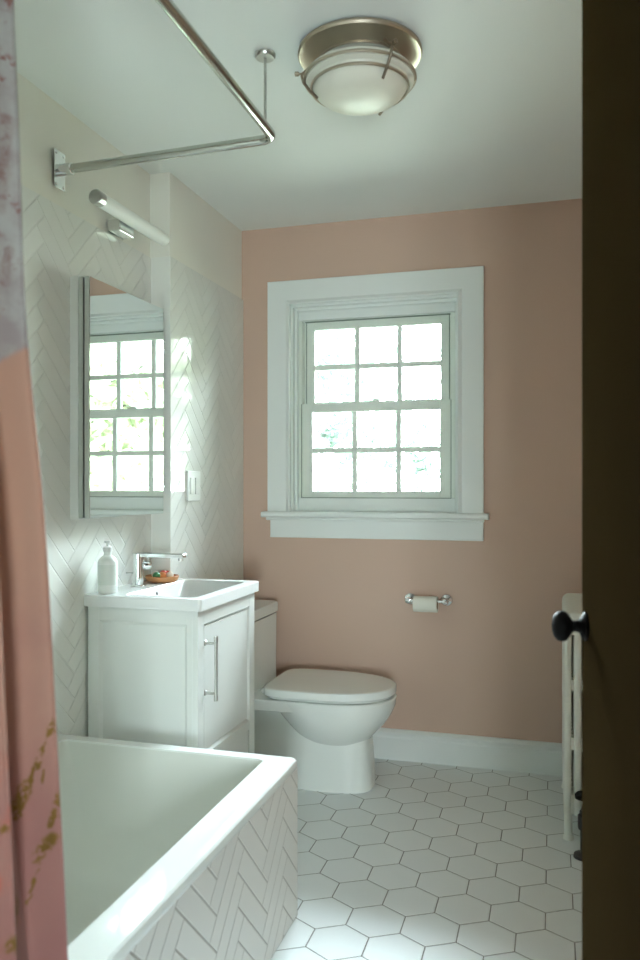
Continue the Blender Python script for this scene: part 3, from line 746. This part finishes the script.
bm_loft(bm, rings); finish('tank', bm, M['toilet'], to, smooth=True)
bm = bmesh.new()
rings = [rr2(-1.424, -1.210, .213, .022, .674), rr2(-1.426, -1.204, .219, .025, .677), rr2(-1.426, -1.204, .219, .025, .712), rr2(-1.424, -1.207, .216, .024, .718), rr2(-1.418, -1.214, .209, .02, .721)]
bm_loft(bm, rings); finish('tank_lid', bm, M['toilet'], to, smooth=True)
lathe('flush_button', M['chrome'], [(0, 0), (.024, 0), (.023, .004), (0, .005)], (-1.32, TC, .7215), parent=to)
for s in (-1, 1):
    lathe('lid_hinge', M['plastic'], [(0, 0), (.010, 0), (.010, .05), (0, .05)], (-1.162, TC+s*.08-.025, .388), (0, 1, 0), to, 16)

# ------------------------------------------------------------------ radiator
ra = thing('radiator', 'old white multi column cast iron radiator against the right wall', 'radiator', (.135, 3.2, 0))
tc = [.0500, .0835, .1170, .1505, .1840, .2175]
def sq(x, hx, hy, z, n=20, e=3.):
    out = []
    for k in range(n):
        c, s_ = math.cos(2*PI*k/n), math.sin(2*PI*k/n)
        out.append((x + hx*math.copysign(abs(c)**(2/e), c), hy*math.copysign(abs(s_)**(2/e), s_), z))
    return out
sec = bmesh.new()
for i, x in enumerate(tc):
    bm_loft(sec, [sq(x, .0135*s_, .0175*s_, z) for z, s_ in ((.086, .6), (.092, .9), (.10, 1), (.760, 1))])
for z0, z1 in ((.092, .160), (.317, .361), (.527, .564)):
    bm_box(sec, tc[0], tc[-1], -.013, .013, z0, z1)
# rounded header over the columns
def hdr(y, ins):
    x0, x1, z1, r = .0365+ins, .2310-ins, .803-ins, .030
    p = [(x0, y, .722+ins), (x1, y, .722+ins)]
    for cx, a0 in ((x1-r, 0), (x0+r, 90)):
        for k in range(7):
            a = math.radians(a0+15*k); p.append((cx + r*math.cos(a), y, z1-r + r*math.sin(a)))
    return p
bm_loft(sec, [hdr(-.0185, .006), hdr(-.0165, .002), hdr(-.012, 0), hdr(.012, 0), hdr(.0165, .002), hdr(.0185, .006)])
secm = finish('section', sec, M['rad'], None, smooth=True)
hubm = bmesh.new(); bm_lathe(hubm, [(0, -.0255), (.019, -.0255), (.019, .0255), (0, .0255)], (.134, 0, 0), (0, 1, 0), 16)
hub = finish('section_hub', hubm, M['rad'], None, smooth=True)
me_sec, me_hub = secm.data, hub.data
bpy.data.objects.remove(secm); bpy.data.objects.remove(hub)
for k in range(12):
    yy = 2.95 + k*.045
    s = bpy.data.objects.new('section', me_sec); COL.objects.link(s); s.parent = ra
    s.location = Vector((0, yy, 0)) - ra.location
    for z in (.126, .755):
        h = bpy.data.objects.new('connecting_nipple', me_hub); COL.objects.link(h); h.parent = s; h.location.z = z
for k, yy in ((0, 2.95), (11, 2.95+11*.045)):
    for x in (.0525, .2195):
        f = bmesh.new()
        rings = [[(x + a*math.cos(2*PI*j/14), yy + b_*math.sin(2*PI*j/14), z) for j in range(14)] for z, a, b_ in ((0, .018, .020), (.010, .0175, .019), (.018, .0145, .016), (.05, .0140, .016), (.10, .0142, .0178))]
        bm_loft(f, rings); finish('foot', f, M['rad'], ra, smooth=True)
rv = thing('radiator_valve', 'black iron radiator valve and pipe rising from the floor at the radiator end', 'valve', (.100, 2.84, 0))
lathe('floor_flange', M['dark'], [(0, 0), (.034, 0), (.032, .010), (.018, .017), (0, .017)], (.100, 2.815, .0005), parent=rv)
lathe('pipe', M['dark'], [(0, .01), (.012, .01), (.012, .10), (0, .10)], (.100, 2.815, 0), parent=rv, n=18)
bm = bmesh.new()
bm_lathe(bm, [(0, 0), (.018, 0), (.020, .01), (.020, .045), (.014, .052), (.014, .060), (.010, .062), (.006, .080), (0, .080)], (.100, 2.815, .095), n=20)
bm_tube(bm, [(.100, 2.815, .125), (.104, 2.87, .125), (.112, 2.925, .125)], [.014, .017, .014], 14)
finish('valve_body', bm, M['dark'], rv, smooth=True)
lathe('hand_wheel', M['black'], [(0, 0), (.020, 0), (.029, .003), (.030, .014), (.024, .020), (0, .022)], (.100, 2.815, .195), parent=rv, n=24)

# ------------------------------------------------------------------ door
door = bpy.data.objects.new('door_1', None); COL.objects.link(door); door.location = (.146, .70, 0)
struct(door, 'dark brown bathroom door standing open at the right edge', 'door')
# leaf runs from the hinge to the latch edge; built along local +Y then turned
hx_, hy_ = .146, .70; ex_, ey_ = .0515, 1.55
L = math.hypot(ex_-hx_, ey_-hy_); ang = math.atan2(-(ex_-hx_), (ey_-hy_))
DM = Matrix.Translation((hx_, hy_, 0)) @ Matrix.Rotation(ang, 4, 'Z')
def dfin(nm, bm, mat, parent=door, **k):
    bmesh.ops.transform(bm, matrix=DM, verts=bm.verts); return finish(nm, bm, mat, parent, **k)
bm = bmesh.new(); bm_box(bm, 0, .040, 0, L, .012, 2.200); leaf = dfin('door_leaf', bm, M['door'], bevel=.002)
bm = bmesh.new()
bm_lathe(bm, [(0, 0), (.024, 0), (.026, .004), (.020, .009), (.0115, .013), (.0095, .020), (.0100, .025), (.015, .028), (.022, .032), (.0265, .038), (.0275, .044), (.0255, .051), (.019, .057), (.008, .060), (0, .0605)], (0, L-.060, .997), (-1, 0, 0), 28)
dfin('door_knob', bm, M['black'], smooth=True)['label'] = 'black round door knob'
bm = bmesh.new()
bm_lathe(bm, [(0, 0), (.024, 0), (.026, .004), (.020, .009), (.0115, .013), (.0095, .020), (.0100, .025), (.015, .031), (.022, .037), (.0265, .044), (.0275, .050), (.0255, .058), (.019, .064), (0, .067)], (.040, L-.060, .997), (1, 0, 0), 28)
dfin('door_knob', bm, M['black'], smooth=True)
bm = bmesh.new(); bm_box(bm, .008, .032, L-.0005, L+.002, .94, 1.05); dfin('latch_plate', bm, M['steel'], bevel=.0006)
for z in (.25, 1.02, 1.95):
    bm = bmesh.new(); bm_lathe(bm, [(0, 0), (.006, 0), (.006, .09), (0, .09)], (.044, -.004, z), n=12); dfin('hinge', bm, M['dark'], smooth=True)

# ------------------------------------------------------------------ outside
lawn = bmesh.new(); bm_box(lawn, -30, 30, YB+.2, 50, -.75, -.56)
tag(finish('lawn', lawn, M['grass']), 'pale lawn outside the window', 'grass', kind='stuff')
def tree(x, y, h, R, n, lm, label, seed, ls=1., sp=.15):
    rnd = random.Random(seed); t = thing('tree', label, 'tree', (x, y, -.56), 'trees outside the window')
    bm = bmesh.new()
    bm_tube(bm, [(x, y, -.555), (x+.05, y, h*.35), (x-.05, y+.1, h*.8)], [.10, .06, .02], 8)
    tips = []
    for k in range(16):
        a = rnd.uniform(0, 2*PI); z0 = h*rnd.uniform(.15, .7); l = R*rnd.uniform(.5, 1)
        p = Vector((x, y, z0)); q_ = p + Vector((l*math.cos(a), l*math.sin(a), l*rnd.uniform(.2, .8)))
        bm_tube(bm, [p, (p+q_)/2 + Vector((0, 0, .1)), q_], [.035, .022, .008], 5); tips += [q_, (p+q_)/2, p*.3+q_*.7]
    finish('trunk', bm, M['bark'], t, smooth=True)
    bm = bmesh.new()
    for k in range(n):
        c = rnd.choice(tips) + Vector([rnd.gauss(0, R*sp) for _ in range(3)])
        c.z = max(c.z, -.2)
        s = rnd.uniform(.06, .12)*ls
        u = Vector([rnd.gauss(0, 1) for _ in range(3)]).normalized(); v = u.orthogonal().normalized()
        bm.faces.new([bm.verts.new(p) for p in (c-u*s, c+v*s*.5, c+u*s, c-v*s*.5)])
    finish('leaves', bm, lm, t)
tree(-4.0, 13.0, 5.0, 1.6, 2500, M['leaf'], 'leafy green tree outside, seen through the left panes of the window', 1)
tree(-3.3, 17.5, 3.4, 1.3, 1500, M['leaf'], 'small thin green tree outside, seen through the middle panes', 2)
tree(-1.2, 19.5, 4.8, 1.5, 1800, M['leaf2'], 'sparse russet tree outside, seen through the right panes', 3)

tree(3.4, 9.0, 5.6, 1.9, 6500, M['leaf3'], 'nearer leafy yellow green tree outside, seen only reflected in the mirror cabinet', 4, 1.5, .26)
tree(8.6, 18.0, 8.0, 2.6, 6500, M['leaf3'], 'farther tall yellow green tree outside, seen only reflected in the mirror cabinet', 5, 2.2, .26)

# ------------------------------------------------------------------ light: daylight through the window and the added hallway window
w = bpy.data.worlds.new('World'); scn.world = w; w.use_nodes = True; nt = w.node_tree
bg = nt.nodes['Background']
tcn = nt.nodes.new('ShaderNodeTexCoord'); sp_ = nt.nodes.new('ShaderNodeSeparateXYZ'); nt.links.new(tcn.outputs['Generated'], sp_.inputs[0])
cr = nt.nodes.new('ShaderNodeValToRGB'); nt.links.new(sp_.outputs[2], cr.inputs[0])
cr.color_ramp.elements[0].position = 0; cr.color_ramp.elements[0].color = (.86, .94, 1, 1)
cr.color_ramp.elements[1].position = .7; cr.color_ramp.elements[1].color = (1.05, 1.22, 1.36, 1)
nt.links.new(cr.outputs[0], bg.inputs[0]); bg.inputs[1].default_value = 68.0
pl = bpy.data.lights.new('window_portal', 'AREA'); pl.shape = 'RECTANGLE'; pl.size = .80; pl.size_y = .96
pl.cycles.is_portal = True
po = bpy.data.objects.new('window_portal', pl); COL.objects.link(po)
po.location = (-.80, YB+.19, 1.62); po.rotation_euler = (math.radians(-90), 0, 0)
pl2 = bpy.data.lights.new('hallway_portal', 'AREA'); pl2.shape = 'RECTANGLE'; pl2.size = .50; pl2.size_y = .75; pl2.cycles.is_portal = True
po2 = bpy.data.objects.new('hallway_portal', pl2); COL.objects.link(po2); po2.location = (.55, -1.62, .925); po2.rotation_euler = (math.radians(90), 0, 0)

# ------------------------------------------------------------------ camera
cd = bpy.data.cameras.new('camera'); cam = bpy.data.objects.new('camera', cd); COL.objects.link(cam)
cam.location = (0, 0, 1.2468); cam.rotation_euler = (PI/2, 0, math.atan(232.83/797.03))
cd.sensor_fit = 'HORIZONTAL'; cd.sensor_width = 36; cd.lens = 797.03/640*36
cd.shift_y = (485.8-480)/640; cd.clip_start = .02
cd.dof.use_dof = True; cd.dof.focus_distance = 3.3; cd.dof.aperture_fstop = 5.6
scn.camera = cam
scn.view_settings.view_transform = 'Standard'; scn.view_settings.look = 'None'
scn.view_settings.gamma = 1; scn.view_settings.exposure = 0.90
scn.cycles.max_bounces = 14; scn.cycles.diffuse_bounces = 8; scn.cycles.glossy_bounces = 6; scn.cycles.transparent_max_bounces = 16
scn.cycles.sample_clamp_indirect = 4.0; scn.cycles.caustics_reflective = False
scn.cycles.use_denoising = True
